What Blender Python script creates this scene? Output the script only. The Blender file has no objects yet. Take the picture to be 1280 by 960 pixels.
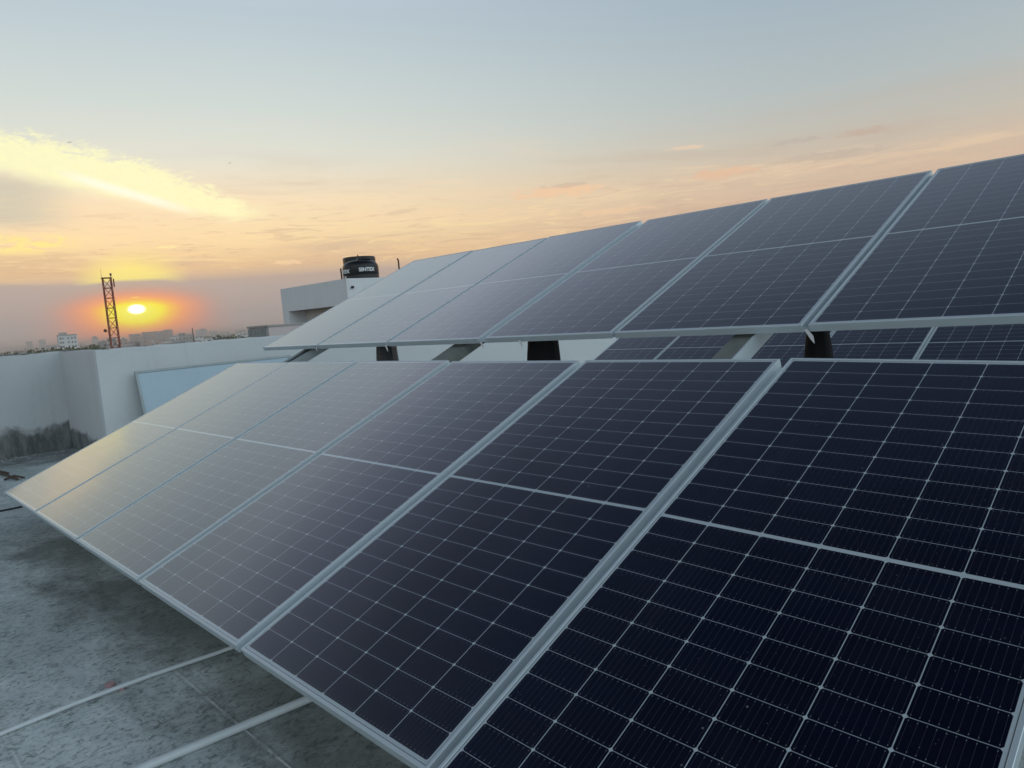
import bpy, bmesh, math, random
from mathutils import Vector, Matrix
R = math.radians
random.seed(7)
sc = bpy.context.scene
col = sc.collection

# ------------------------------------------------------------------ camera
cam_d = bpy.data.cameras.new('camera')
cam = bpy.data.objects.new('camera', cam_d); col.objects.link(cam)
CAM = Vector((7.2926, -1.0070, 1.1742))
r_ = Vector((0.69617, 0.71355, -0.07863)); u_ = Vector((-0.01743, 0.12630, 0.99184)); f_ = Vector((-0.71766, 0.68912, -0.10036))
m = Matrix((r_, u_, -f_)).transposed().to_4x4(); m.translation = CAM
cam.matrix_world = m
cam_d.sensor_width = 36; cam_d.lens = 36 * 899.85 / 1280
cam_d.clip_start = 0.05; cam_d.clip_end = 20000
sc.camera = cam
sc.render.resolution_x, sc.render.resolution_y = 1024, 768
sc.view_settings.view_transform = 'Standard'; sc.view_settings.look = 'None'
sc.view_settings.exposure = 0; sc.view_settings.gamma = 1; sc.view_settings.use_curve_mapping = False

SUN_AZ, SUN_EL = 73.04, 2.13          # degrees, azimuth from +Y towards -X

def srgb(r, g, b):
    f = lambda c: (c / 255 / 12.92) if c / 255 <= 0.04045 else ((c / 255 + 0.055) / 1.055) ** 2.4
    return (f(r), f(g), f(b), 1)

# ------------------------------------------------------------------ node expression helper
class NT:
    def __init__(s, nt): s.nt = nt
    def new(s, t, **kw):
        n = s.nt.nodes.new(t)
        for k, v in kw.items(): setattr(n, k, v)
        return n
    def put(s, sock, v):
        if hasattr(v, 'is_linked') or hasattr(v, 'node'): s.nt.links.new(v, sock)
        elif v is not None:
            sock.default_value = v
    def m(s, op, a, b=None, c=None, clamp=False):
        n = s.new('ShaderNodeMath', operation=op); n.use_clamp = clamp
        s.put(n.inputs[0], a)
        if b is not None: s.put(n.inputs[1], b)
        if c is not None: s.put(n.inputs[2], c)
        return n.outputs[0]
    def add(s, a, b): return s.m('ADD', a, b)
    def sub(s, a, b): return s.m('SUBTRACT', a, b)
    def mul(s, a, b): return s.m('MULTIPLY', a, b)
    def div(s, a, b): return s.m('DIVIDE', a, b)
    def sstep(s, v, a, b, lo=0.0, hi=1.0, kind='SMOOTHSTEP'):
        n = s.new('ShaderNodeMapRange', interpolation_type=kind)
        s.put(n.inputs[0], v); s.put(n.inputs[1], a); s.put(n.inputs[2], b); n.inputs[3].default_value = lo; n.inputs[4].default_value = hi
        return n.outputs[0]
    def mix(s, f, a, b, blend='MIX'):
        n = s.new('ShaderNodeMix', data_type='RGBA', blend_type=blend)
        s.put(n.inputs[0], f); s.put(n.inputs[6], a); s.put(n.inputs[7], b)
        return n.outputs[2]
    def xyz(s, v):
        n = s.new('ShaderNodeSeparateXYZ'); s.put(n.inputs[0], v); return n.outputs
    def comb(s, x, y, z=0.0):
        n = s.new('ShaderNodeCombineXYZ')
        for i, v in enumerate((x, y, z)): s.put(n.inputs[i], v)
        return n.outputs[0]
    def noise(s, vec, scale, detail=4, rough=0.55, dist=0.0):
        n = s.new('ShaderNodeTexNoise'); s.put(n.inputs['Vector'], vec)
        n.inputs['Scale'].default_value = scale; n.inputs['Detail'].default_value = detail
        n.inputs['Roughness'].default_value = rough; n.inputs['Distortion'].default_value = dist
        return n.outputs['Fac']
    def ramp(s, f, stops, interp='LINEAR'):
        n = s.new('ShaderNodeValToRGB'); cr = n.color_ramp; cr.interpolation = interp
        while len(cr.elements) > 1: cr.elements.remove(cr.elements[-1])
        cr.elements[0].position = stops[0][0]; cr.elements[0].color = stops[0][1]
        for p, c in stops[1:]:
            e = cr.elements.new(p); e.color = c
        s.put(n.inputs[0], f); return n.outputs[0]
    def val(s, f, pts):      # piecewise linear number look-up
        n = s.new('ShaderNodeFloatCurve'); c = n.mapping.curves[0]
        x0, x1 = pts[0][0], pts[-1][0]; y0 = min(p[1] for p in pts); y1 = max(p[1] for p in pts)
        if y1 - y0 < 1e-6: y1 = y0 + 1
        P = [((p[0] - x0) / (x1 - x0), (p[1] - y0) / (y1 - y0)) for p in pts]
        c.points[0].location = P[0]; c.points[1].location = P[-1]
        for q in P[1:-1]: c.points.new(*q)
        for q in c.points: q.handle_type = 'VECTOR'
        n.mapping.update()
        s.put(n.inputs[1], s.sstep(f, x0, x1, kind='LINEAR'))
        return s.add(s.mul(n.outputs[0], y1 - y0), y0)

# ------------------------------------------------------------------ sky
world = bpy.data.worlds.new('World'); sc.world = world; world.use_nodes = True
world.cycles.sampling_method = 'MANUAL'; world.cycles.sample_map_resolution = 512
nt = world.node_tree; nt.nodes.clear(); N = NT(nt)
tc = N.new('ShaderNodeTexCoord'); D = tc.outputs['Generated']
x, y, z = N.xyz(D)
sx, sy = -math.sin(R(SUN_AZ)), math.cos(R(SUN_AZ))
fwd = N.add(N.mul(x, sx), N.mul(y, sy)); lft = N.add(N.mul(x, -sy), N.mul(y, sx))
daz = N.mul(N.m('ARCTAN2', lft, fwd), 180 / math.pi)      # degrees left of the sun
az = N.add(daz, SUN_AZ)
el = N.mul(N.m('ARCSINE', z), 180 / math.pi)
ad = N.m('ABSOLUTE', daz)
elp = N.mul(N.m('POWER', N.div(N.m('MAXIMUM', el, 0.0), 90.0), 0.5), 1.0)
P_ = lambda e: math.sqrt(e / 90)
near = N.ramp(elp, [(P_(a), srgb(*c)) for a, c in [
    (0, (172, 162, 158)), (2.4, (170, 162, 158)), (4.0, (184, 168, 158)), (4.9, (236, 200, 152)), (7, (250, 222, 174)), (9.5, (248, 226, 190)),
    (12.5, (226, 226, 212)), (16, (208, 218, 214)), (22, (186, 202, 211)), (27, (194, 206, 221)), (32, (150, 162, 186)), (39, (96, 107, 130)), (48, (62, 75, 104)), (58, (34, 46, 74)), (70, (18, 28, 52)), (90, (14, 22, 44))]])
far = N.ramp(elp, [(P_(a), srgb(*c)) for a, c in [
    (0, (180, 158, 150)), (3, (196, 164, 148)), (6, (214, 182, 158)), (8.5, (212, 190, 168)), (10.5, (198, 191, 178)), (14, (180, 190, 191)),
    (20, (163, 180, 192)), (30, (160, 172, 186)), (38, (128, 142, 162)), (48, (72, 86, 114)), (58, (38, 50, 76)), (70, (18, 28, 52)), (90, (14, 22, 44))]])
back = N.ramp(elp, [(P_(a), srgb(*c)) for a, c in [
    (0, (202, 214, 224)), (8, (228, 246, 252)), (25, (232, 250, 255)), (40, (210, 234, 245)), (52, (130, 148, 170)), (66, (36, 46, 72)), (90, (14, 22, 44))]])  # sky out of view, made bright to add light on walls and floor
c = N.mix(N.sstep(ad, 6, 56), near, far)
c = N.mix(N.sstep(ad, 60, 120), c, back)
# thin streaky veil cloud between 4 and 13 degrees
sv = N.comb(N.mul(az, 0.055), N.mul(el, 0.42), 3.1)
n1 = N.noise(sv, 1.0, 6, 0.6, 0.4)
veil = N.mul(N.sstep(el, 3.5, 5.5), N.sstep(el, 15, 8))
dark = N.mul(N.mul(N.sstep(n1, 0.5, 0.7), veil), N.sstep(ad, 110, 60))
c = N.mix(N.mul(dark, 0.45), c, srgb(196, 172, 156))
lite = N.mul(N.mul(N.sstep(n1, 0.47, 0.32), veil), N.sstep(ad, 110, 60))
c = N.mix(N.mul(lite, 0.35), c, srgb(252, 220, 180))
# grey wedge below the big streak on the left
gw = N.mul(N.mul(N.sstep(az, 74.5, 79.5), N.sstep(az, 100, 88)), N.mul(N.sstep(el, 7.4, 8.6), N.sstep(el, 11.8, 10.4)))
c = N.mix(N.mul(gw, 0.85), c, srgb(205, 200, 180))
gw2 = N.mul(N.mul(N.sstep(az, 73.5, 77.5), N.sstep(az, 100, 88)), N.mul(N.sstep(el, 4.3, 4.8), N.sstep(el, 6.6, 5.6)))
c = N.mix(N.mul(gw2, N.sstep(n1, 0.3, 0.6, 0.2, 0.8)), c, srgb(206, 176, 148))
n2 = N.noise(N.comb(N.mul(az, 0.22), N.mul(el, 1.9), 14.0), 1.0, 8, 0.66, 1.4)
tx = N.mul(N.mul(N.sstep(el, 4.2, 5.0), N.sstep(el, 10.5, 7.0)), N.sstep(ad, 75, 40))
c = N.mix(N.mul(N.mul(N.sstep(n2, 0.52, 0.66), tx), 0.42), c, srgb(200, 170, 146))
c = N.mix(N.mul(N.mul(N.sstep(n2, 0.46, 0.34), tx), 0.42), c, srgb(255, 228, 172))
# the big yellow streak
nd = N.noise(N.comb(N.mul(az, 0.6), N.mul(el, 1.5), 0.0), 1.0, 7, 0.66, 0.5)
ndd = N.mul(N.sub(nd, 0.5), 3.0)
up = N.val(az, [(62, 8.3), (64.8, 9.0), (67.5, 10.3), (69.7, 11.3), (72.4, 12.3), (75.2, 12.7), (77.2, 13.3), (79.5, 13.6), (82.5, 14.2), (85, 15.6), (90, 15.6), (98, 13.0)])
lo = N.val(az, [(62, 8.3), (64.8, 8.2), (66.1, 8.1), (69.7, 9.0), (72.7, 9.6), (75.5, 10.2), (77.7, 10.75), (79.8, 11.3), (84, 11.8), (88, 13.0), (92, 14.2), (98, 12.0)])
em = N.add(el, ndd)
nf = N.noise(N.comb(N.mul(az, 1.7), N.mul(el, 4.2), 2.0), 1.0, 8, 0.7, 0.8)
streak = N.mul(N.m('MULTIPLY', N.sstep(N.sub(N.add(up, 0.5), N.add(em, N.mul(N.sub(nf, 0.5), 2.2))), -0.2, 1.0), N.sstep(N.sub(N.add(el, N.mul(ndd, 0.3)), lo), -0.5, 0.7)), N.mul(N.sstep(az, 62.5, 66), N.sstep(az, 94, 87)))
c = N.mix(N.mul(N.mul(streak, N.sstep(nf, 0.75, 0.35, 0.72, 1.0)), 0.95), c, N.mix(N.sstep(az, 82, 88), srgb(255, 253, 200), (1.08, .93, .66, 1)))
t_core = N.sub(el, N.add(9.66, N.mul(N.sub(az, 71.19), 0.323)))
core = N.mul(N.sstep(N.m('ABSOLUTE', t_core), 0.55, 0.0), N.mul(N.sstep(az, 67.5, 71.5), N.sstep(az, 77.5, 74.5)))
c = N.mix(N.mul(core, 0.8), c, srgb(255, 255, 236))
# lower left yellow wisps
wn = N.noise(N.comb(N.mul(az, 0.45), N.mul(el, 1.5), 8.0), 1.0, 6, 0.62, 1.2)
wis = N.mul(N.mul(N.sstep(el, 5.9, 6.6), N.sstep(el, 7.7, 7.0)), N.mul(N.sstep(az, 75.4, 77.8), N.sstep(az, 92, 84)))
c = N.mix(N.mul(wis, N.sstep(wn, 0.40, 0.58)), c, srgb(255, 234, 150))
# small lit puffs on the right
def puff(a0, e0, wa, we, colr, s=0.8, seed=0.0):
    global c
    q = N.add(N.m('POWER', N.div(N.sub(az, a0), wa), 2.0), N.m('POWER', N.div(N.sub(el, e0), we), 2.0))
    pn = N.noise(N.comb(N.mul(az, 0.9), N.mul(el, 3.0), seed), 1.0, 6, 0.65, 0.8)
    k = N.sstep(N.add(q, N.mul(N.sub(pn, 0.5), 4.2)), 1.0, 0.1)
    c = N.mix(N.mul(k, s), c, srgb(*colr))
puff(41.3, 8.85, 4.4, 0.5, (244, 204, 166), 0.9, 1)
puff(41.0, 9.3, 2.2, 0.22, (200, 180, 164), 0.5, 5)
puff(29.0, 8.9, 3.0, 0.45, (232, 190, 158), 0.75, 2)
puff(22.0, 9.1, 4.5, 0.35, (190, 174, 160), 0.45, 3)
puff(19.4, 10.3, 2.0, 0.3, (198, 172, 156), 0.6, 4)
puff(24.2, 10.4, 2.0, 0.25, (188, 176, 165), 0.5, 6)
puff(31.6, 11.0, 1.6, 0.2, (232, 206, 180), 0.8, 7)
puff(50.5, 10.2, 3.0, 0.25, (240, 220, 190), 0.6, 8)
puff(37.0, 7.0, 3.5, 0.3, (244, 206, 168), 0.6, 9)
puff(57.0, 9.4, 2.5, 0.22, (245, 224, 186), 0.6, 10)
puff(70.6, 6.45, 0.9, 0.14, (255, 236, 170), 0.8, 11)
puff(62.6, 4.95, 1.4, 0.2, (250, 214, 170), 0.7, 12)
# glow above the dust bank, then the bank with its sharp upper edge
gq = N.add(N.m('POWER', N.div(N.sub(daz, -0.2), 3.3), 2.0), N.m('POWER', N.div(N.sub(el, 4.3), 1.9), 2.0))
c = N.mix(N.mul(N.sstep(N.add(gq, N.mul(N.sub(n1, 0.5), 1.6)), 1.5, -0.3), 0.85), c, srgb(255, 243, 132))
edge = N.add(N.val(az, [(20, 2.2), (63, 3.52), (66.6, 3.84), (69.8, 3.98), (71.4, 4.2), (74.2, 4.28), (76, 4.1), (80.7, 4.35), (100, 4.4)]), N.mul(N.sub(n1, 0.5), 0.35))
bank = N.ramp(N.div(el, 5.0), [(0.0, srgb(174, 162, 157)), (0.3, srgb(168, 160, 157)), (0.85, srgb(180, 168, 162))])
bankc = N.mix(N.sstep(ad, 10, 30), bank, N.mix(0.5, bank, srgb(206, 176, 156)))
bm = N.mul(N.sstep(N.sub(edge, el), -0.12, 0.16), N.sstep(ad, 70, 25))
c = N.mix(N.mul(bm, 0.95), c, bankc)
# sun glow inside the bank
de = N.sub(el, SUN_EL)
dey = N.mix(N.sstep(de, -0.01, 0.01), (1, 1, 1, 1), (1, 1, 1, 1))
ky = N.sstep(de, -0.5, 0.5, 2.9, 1.7)
e1 = N.m('SQRT', N.add(N.m('POWER', N.div(daz, 5.4), 2.0), N.m('POWER', N.div(de, ky), 2.0)))
glow_c = N.ramp(N.div(e1, 1.25), [(0.0, srgb(255, 255, 190)), (0.07, srgb(255, 252, 110)), (0.23, srgb(255, 241, 74)), (0.33, srgb(255, 200, 88)), (0.44, srgb(254, 168, 106)), (0.60, srgb(236, 152, 120)), (0.78, srgb(204, 153, 138)), (1.0, srgb(180, 160, 152))])
low = N.mul(N.sstep(ad, 7.5, 1.0), N.sstep(el, 2.3, 0.2))
c = N.mix(N.mul(low, 0.6), c, srgb(240, 148, 108))
c = N.mix(N.sstep(e1, 1.4, 0.25), c, glow_c)
disc = N.m('SQRT', N.add(N.m('POWER', N.div(daz, 0.45), 2.0), N.m('POWER', N.div(N.sub(de, 0.08), 0.27), 2.0)))
c = N.mix(N.sstep(disc, 1.5, 0.6), c, (3.0, 2.9, 2.0, 1))
gl = N.m('SQRT', N.add(N.m('POWER', N.div(N.add(daz, 0.02), 0.3), 2.0), N.m('POWER', N.div(N.sub(el, 3.03), 0.05), 2.0)))
c = N.mix(N.mul(N.sstep(gl, 1.3, 0.7), 0.8), c, srgb(255, 210, 120))
# below the horizon: dim ground colour
c = N.mix(N.sstep(el, -0.4, -3.0), c, srgb(120, 112, 108))
bm_ = N.mul(N.sstep(ad, 80, 125), N.sstep(el, 55, 30)); so_ = N.mul(N.sstep(daz, 70, 95), N.sstep(daz, 170, 140)); c = N.mix(1.0, c, N.mix(bm_, (1, 1, 1, 1), N.mix(so_, (1.48, 1.5, 1.52, 1), (0.84, 0.87, 0.90, 1))), 'MULTIPLY')   # unseen sky behind the camera brightened to light walls and floor, dimmed southward
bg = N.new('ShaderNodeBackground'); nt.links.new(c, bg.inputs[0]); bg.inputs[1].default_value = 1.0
sky = N.new('ShaderNodeTexSky', sky_type='NISHITA'); sky.sun_disc = False
sky.sun_elevation = R(SUN_EL); sky.sun_rotation = R(-SUN_AZ); sky.dust_density = 4.0
bg2 = N.new('ShaderNodeBackground'); nt.links.new(sky.outputs[0], bg2.inputs[0]); bg2.inputs[1].default_value = 0.004
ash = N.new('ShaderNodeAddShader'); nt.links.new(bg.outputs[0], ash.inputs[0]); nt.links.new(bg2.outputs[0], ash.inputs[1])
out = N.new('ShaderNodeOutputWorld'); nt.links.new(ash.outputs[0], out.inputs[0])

# ------------------------------------------------------------------ sun (very low, dimmed by dust)
sd = bpy.data.lights.new('sun', 'SUN'); sd.energy = 0.35; sd.angle = R(1.2); sd.color = (1, 0.55, 0.25)
so = bpy.data.objects.new('sun', sd); col.objects.link(so)
sdir = Vector((sx * math.cos(R(SUN_EL)), sy * math.cos(R(SUN_EL)), math.sin(R(SUN_EL))))
so.rotation_euler = sdir.to_track_quat('Z', 'Y').to_euler()

# ------------------------------------------------------------------ tagging and mesh helpers
def tag(o, label=None, cat=None, group=None, kind=None):
    if label: o['label'] = label
    if cat: o['category'] = cat
    if group: o['group'] = group
    if kind: o['kind'] = kind
    return o
def empty(name, loc=(0, 0, 0), rot=(0, 0, 0)):
    o = bpy.data.objects.new(name, None); col.objects.link(o); o.location = loc; o.rotation_euler = rot
    o.empty_display_size = 0.2
    return o
class MB:
    def __init__(s): s.bm = bmesh.new()
    def box(s, x0, x1, y0, y1, z0, z1, M=None, mi=0):
        vs = [s.bm.verts.new(Vector(p) if M is None else M @ Vector(p)) for p in
              [(x0, y0, z0), (x1, y0, z0), (x1, y1, z0), (x0, y1, z0), (x0, y0, z1), (x1, y0, z1), (x1, y1, z1), (x0, y1, z1)]]
        for f in ((3, 2, 1, 0), (4, 5, 6, 7), (0, 1, 5, 4), (1, 2, 6, 5), (2, 3, 7, 6), (3, 0, 4, 7)):
            fc = s.bm.faces.new([vs[i] for i in f]); fc.material_index = mi
        return s
    def tube(s, a, b, ra, rb=None, n=10):
        a, b = Vector(a), Vector(b); rb = ra if rb is None else rb
        d = (b - a).normalized(); p = d.orthogonal().normalized(); q = d.cross(p)
        A = []; B = []
        for i in range(n):
            t = 2 * math.pi * i / n; o = p * math.cos(t) + q * math.sin(t)
            A.append(s.bm.verts.new(a + o * ra)); B.append(s.bm.verts.new(b + o * rb))
        for i in range(n):
            j = (i + 1) % n; s.bm.faces.new([A[i], A[j], B[j], B[i]]).smooth = True
        s.bm.faces.new(A[::-1]); s.bm.faces.new(B)
        return s
    def path(s, pts, r, n=10):
        pts = [Vector(p) for p in pts]; rings = []
        p = None
        for i, a in enumerate(pts):
            d = (pts[min(i + 1, len(pts) - 1)] - pts[max(i - 1, 0)]).normalized()
            if p is None: p = d.orthogonal().normalized()
            p = (p - d * p.dot(d)).normalized(); q = d.cross(p)
            rings.append([s.bm.verts.new(a + (p * math.cos(2 * math.pi * k / n) + q * math.sin(2 * math.pi * k / n)) * r) for k in range(n)])
        for A, B in zip(rings, rings[1:]):
            for k in range(n):
                j = (k + 1) % n; s.bm.faces.new([A[k], A[j], B[j], B[k]]).smooth = True
        s.bm.faces.new(rings[0][::-1]); s.bm.faces.new(rings[-1])
        return s
    def lathe(s, prof, n=40, cx=0, cy=0):
        rings = [[s.bm.verts.new((cx + r * math.cos(2 * math.pi * k / n), cy + r * math.sin(2 * math.pi * k / n), z)) for k in range(n)] for r, z in prof]
        for A, B in zip(rings, rings[1:]):
            for k in range(n):
                j = (k + 1) % n; s.bm.faces.new([A[k], A[j], B[j], B[k]]).smooth = True
        s.bm.faces.new(rings[0][::-1]); s.bm.faces.new(rings[-1])
        return s
    def bevel(s, w, seg=2):
        bmesh.ops.bevel(s.bm, geom=s.bm.edges[:], offset=w, segments=seg, affect='EDGES', clamp_overlap=True); return s
    def build(s, name, mat, parent=None, loc=None, mats=None):
        bmesh.ops.recalc_face_normals(s.bm, faces=s.bm.faces[:])
        me = bpy.data.meshes.new(name); s.bm.to_mesh(me); s.bm.free()
        for q in (mats or [mat]): me.materials.append(q)
        o = bpy.data.objects.new(name, me); col.objects.link(o)
        if parent: o.parent = parent
        if loc is not None: o.location = loc
        return o
def copy_tree(o, parent=None):
    k = o.copy(); col.objects.link(k)
    if parent: k.parent = parent
    for ch in list(o.children): copy_tree(ch, k)
    return k

# ------------------------------------------------------------------ materials
def mat(name):
    mt = bpy.data.materials.new(name); mt.use_nodes = True
    t = mt.node_tree; n = NT(t); b = t.nodes['Principled BSDF']
    return mt, n, b
def simple(name, rgb, rough=0.6, metal=0.0, var=0.25, scale=6.0, bump=0.0, spec=0.5):
    mt, n, b = mat(name)
    tcn = n.new('ShaderNodeTexCoord').outputs['Object']
    f = n.noise(tcn, scale, 6, 0.6)
    f2 = n.noise(tcn, scale * 7, 4, 0.6)
    k = n.add(n.mul(n.sub(f, 0.5), var * 2), n.add(1.0, n.mul(n.sub(f2, 0.5), var)))
    cc = n.mix(1.0, (*rgb, 1), n.comb(k, k, k), 'MULTIPLY')
    n.put(b.inputs['Base Color'], cc); b.inputs['Roughness'].default_value = rough; b.inputs['Metallic'].default_value = metal
    b.inputs['Specular IOR Level'].default_value = spec
    if bump:
        bp = n.new('ShaderNodeBump'); bp.inputs['Strength'].default_value = bump; bp.inputs['Distance'].default_value = 0.01
        n.put(bp.inputs['Height'], f2); n.nt.links.new(bp.outputs[0], b.inputs['Normal'])
    return mt

# solar cell laminate
PW, PL = 1.134, 2.2796
def make_cells():
    mt, n, b = mat('solar_cells_glass')
    tco = n.new('ShaderNodeTexCoord').outputs['Object']
    X, Y, Z = n.xyz(tco)
    xc = n.div(n.sub(X, 0.021), 0.182)
    fx = n.m('FRACT', xc); dx = n.mul(n.m('MINIMUM', fx, n.sub(1.0, fx)), 0.182)
    yy = n.sub(n.m('ABSOLUTE', n.sub(Y, PL / 2)), 0.007)
    fy = n.m('FRACT', n.div(yy, 0.09233)); dy = n.mul(n.m('MINIMUM', fy, n.sub(1.0, fy)), 0.09233)
    l1 = n.sstep(dx, 0.0016, 0.0008, kind='LINEAR')
    l2 = n.sstep(dy, 0.0011, 0.0004, kind='LINEAR')
    l3 = n.sstep(n.add(dx, dy), 0.0078, 0.0064, kind='LINEAR')
    band = n.sstep(yy, 0.0005, -0.0005, kind='LINEAR')
    mx = n.m('MAXIMUM', n.sstep(n.m('ABSOLUTE', n.sub(X, PW / 2)), 0.5457, 0.5463, kind='LINEAR'), n.sstep(yy, 1.1076, 1.1084, kind='LINEAR'))
    white = n.m('MAXIMUM', n.m('MAXIMUM', l1, n.mul(l2, 0.85)), n.m('MAXIMUM', l3, n.m('MAXIMUM', band, mx)))
    # busbars: ten fine silver wires in each cell with small solder pads
    fb = n.m('FRACT', n.mul(fx, 10.0)); db = n.mul(n.m('ABSOLUTE', n.sub(fb, 0.5)), 0.0182)
    bus = n.sstep(db, 0.0007, 0.0003, kind='LINEAR')
    pad = n.mul(n.sstep(db, 0.0013, 0.0008, kind='LINEAR'), n.sstep(n.m('ABSOLUTE', n.sub(dy, 0.008)), 0.002, 0.001, kind='LINEAR'))
    # each cell its own slight tint
    ci = n.new('ShaderNodeTexWhiteNoise', noise_dimensions='3D')
    oi = n.new('ShaderNodeObjectInfo').outputs['Random']
    n.put(ci.inputs['Vector'], n.comb(n.m('FLOOR', xc), n.m('FLOOR', n.div(Y, 0.09233)), n.mul(oi, 50.0)))
    cell = n.mix(ci.outputs['Value'], (0.0010, 0.0020, 0.0075, 1), (0.0018, 0.0030, 0.0115, 1))
    cell = n.mix(n.mul(bus, 0.055), cell, (0.5, 0.53, 0.56, 1))
    cell = n.mix(n.mul(pad, 0.22), cell, (0.6, 0.63, 0.66, 1))
    cc = n.mix(white, cell, (0.42, 0.47, 0.50, 1))
    gk = n.m('MAXIMUM', n.sstep(n.m('ABSOLUTE', n.sub(X, PW / 2)), PW / 2 - .0148, PW / 2 - .0142, kind='LINEAR'), n.sstep(n.m('ABSOLUTE', n.sub(Y, PL / 2)), PL / 2 - .0148, PL / 2 - .0142, kind='LINEAR'))
    cc = n.mix(n.mul(gk, 0.8), cc, (0.05, 0.055, 0.06, 1))   # sealant line where the glass meets the frame
    # dust: soft film drifting to the lower edge plus fine specks
    off = n.add(tco_vec(n, tco), 0) if False else tco
    vadd = n.new('ShaderNodeVectorMath', operation='ADD'); n.put(vadd.inputs[0], tco); n.put(vadd.inputs[1], n.comb(n.mul(oi, 37.0), n.mul(oi, 91.0), 0.0))
    pv = vadd.outputs[0]
    film = n.mul(n.noise(pv, 2.2, 6, 0.65), 1.0)
    film = n.add(n.sstep(film, 0.35, 0.75, 0.0005, 0.010), n.sstep(Y, 0.07, 0.0, 0.0, 0.03))
    cc = n.mix(film, cc, (0.34, 0.32, 0.30, 1))
    wst = n.noise(n.comb(n.add(n.mul(X, 16.0), n.mul(oi, 40.0)), n.mul(Y, 0.9), 0.0), 1.0, 6, 0.65)
    cc = n.mix(n.sstep(wst, 0.52, 0.75, 0.0, 0.014), cc, (0.40, 0.40, 0.39, 1))   # dried rain streaks down the slope
    vo = n.new('ShaderNodeTexVoronoi'); n.put(vo.inputs['Vector'], pv); vo.inputs['Scale'].default_value = 75
    rr, gg, bb = n.xyz(vo.outputs['Color'])
    sp = n.mul(n.sstep(vo.outputs['Distance'], 0.11, 0.05), n.sstep(rr, 0.66, 0.72))
    vo2 = n.new('ShaderNodeTexVoronoi'); n.put(vo2.inputs['Vector'], pv); vo2.inputs['Scale'].default_value = 16
    r2, g2, b2 = n.xyz(vo2.outputs['Color'])
    sp2 = n.mul(n.sstep(vo2.outputs['Distance'], 0.07, 0.03), n.sstep(r2, 0.8, 0.85))
    cc = n.mix(n.mul(n.m('MAXIMUM', sp, sp2), n.add(0.05, n.mul(gg, 0.28))), cc, (0.5, 0.52, 0.52, 1))
    n.put(b.inputs['Base Color'], cc)
    b.inputs['IOR'].default_value = 1.5; b.inputs['Specular IOR Level'].default_value = 0.42
    b.inputs['Coat Weight'].default_value = 1.0; b.inputs['Coat IOR'].default_value = 1.42; b.inputs['Coat Roughness'].default_value = 0.07
    b.inputs['Sheen Weight'].default_value = 0.12; b.inputs['Sheen Roughness'].default_value = 0.28; b.inputs['Sheen Tint'].default_value = (0.9, 0.92, 0.95, 1)
    rg = n.noise(pv, 5.0, 5, 0.6)
    n.put(b.inputs['Roughness'], n.sstep(rg, 0.3, 0.7, 0.09, 0.14))
    bp = n.new('ShaderNodeBump'); bp.inputs['Strength'].default_value = 0.02; bp.inputs['Distance'].default_value = 0.004
    n.put(bp.inputs['Height'], n.noise(pv, 3.0, 2, 0.5)); n.nt.links.new(bp.outputs[0], b.inputs['Normal'])
    return mt
M_cells = make_cells()
M_alu = simple('anodised_aluminium', (0.54, 0.60, 0.635), 0.40, 0.35, 0.06, 3.0)
M_back = simple('white_backsheet', (0.7, 0.72, 0.73), 0.6, 0, 0.03)
M_galv = simple('galvanised_steel', (0.30, 0.33, 0.34), 0.55, 0.3, 0.25, 5.0)
M_galvd = simple('weathered_steel', (0.19, 0.205, 0.19), 0.7, 0.2, 0.4, 14.0)
M_clamp = simple('clamp_aluminium', (0.62, 0.63, 0.64), 0.45, 0.4, 0.1)
M_conc = simple('raw_concrete', (0.32, 0.31, 0.30), 0.9, 0, 0.3, 0.6)
M_black = simple('black_plastic', (0.006, 0.007, 0.009), 0.33, 0, 0.3, 4.0, 0, 0.35)
M_blackmat = simple('black_sheet_wrap', (0.008, 0.008, 0.009), 0.75, 0, 0.5, 12.0, 0.3, 0.25)
M_pvc = simple('grey_white_pvc', (0.52, 0.55, 0.57), 0.4, 0, 0.10, 8.0)
M_red = simple('red_clay_block', (0.36, 0.22, 0.23), 0.85, 0, 0.4, 30.0)
M_rust = simple('rusty_iron', (0.075, 0.050, 0.042), 0.85, 0.1, 0.5, 20.0)
M_tower = simple('red_oxide_tower_paint', (0.23, 0.048, 0.02), 0.6, 0, 0.25, 2.0)
M_blue = simple('pale_blue_sheet', (0.37, 0.47, 0.54), 0.5, 0, 0.10, 1.2)
M_ink = simple('white_lettering', (0.75, 0.76, 0.77), 0.6, 0, 0.05)
M_trunk = simple('bark', (0.09, 0.07, 0.05), 0.9, 0, 0.4, 3.0)
M_bird = simple('dark_feathers', (0.03, 0.03, 0.03), 0.8)

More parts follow.
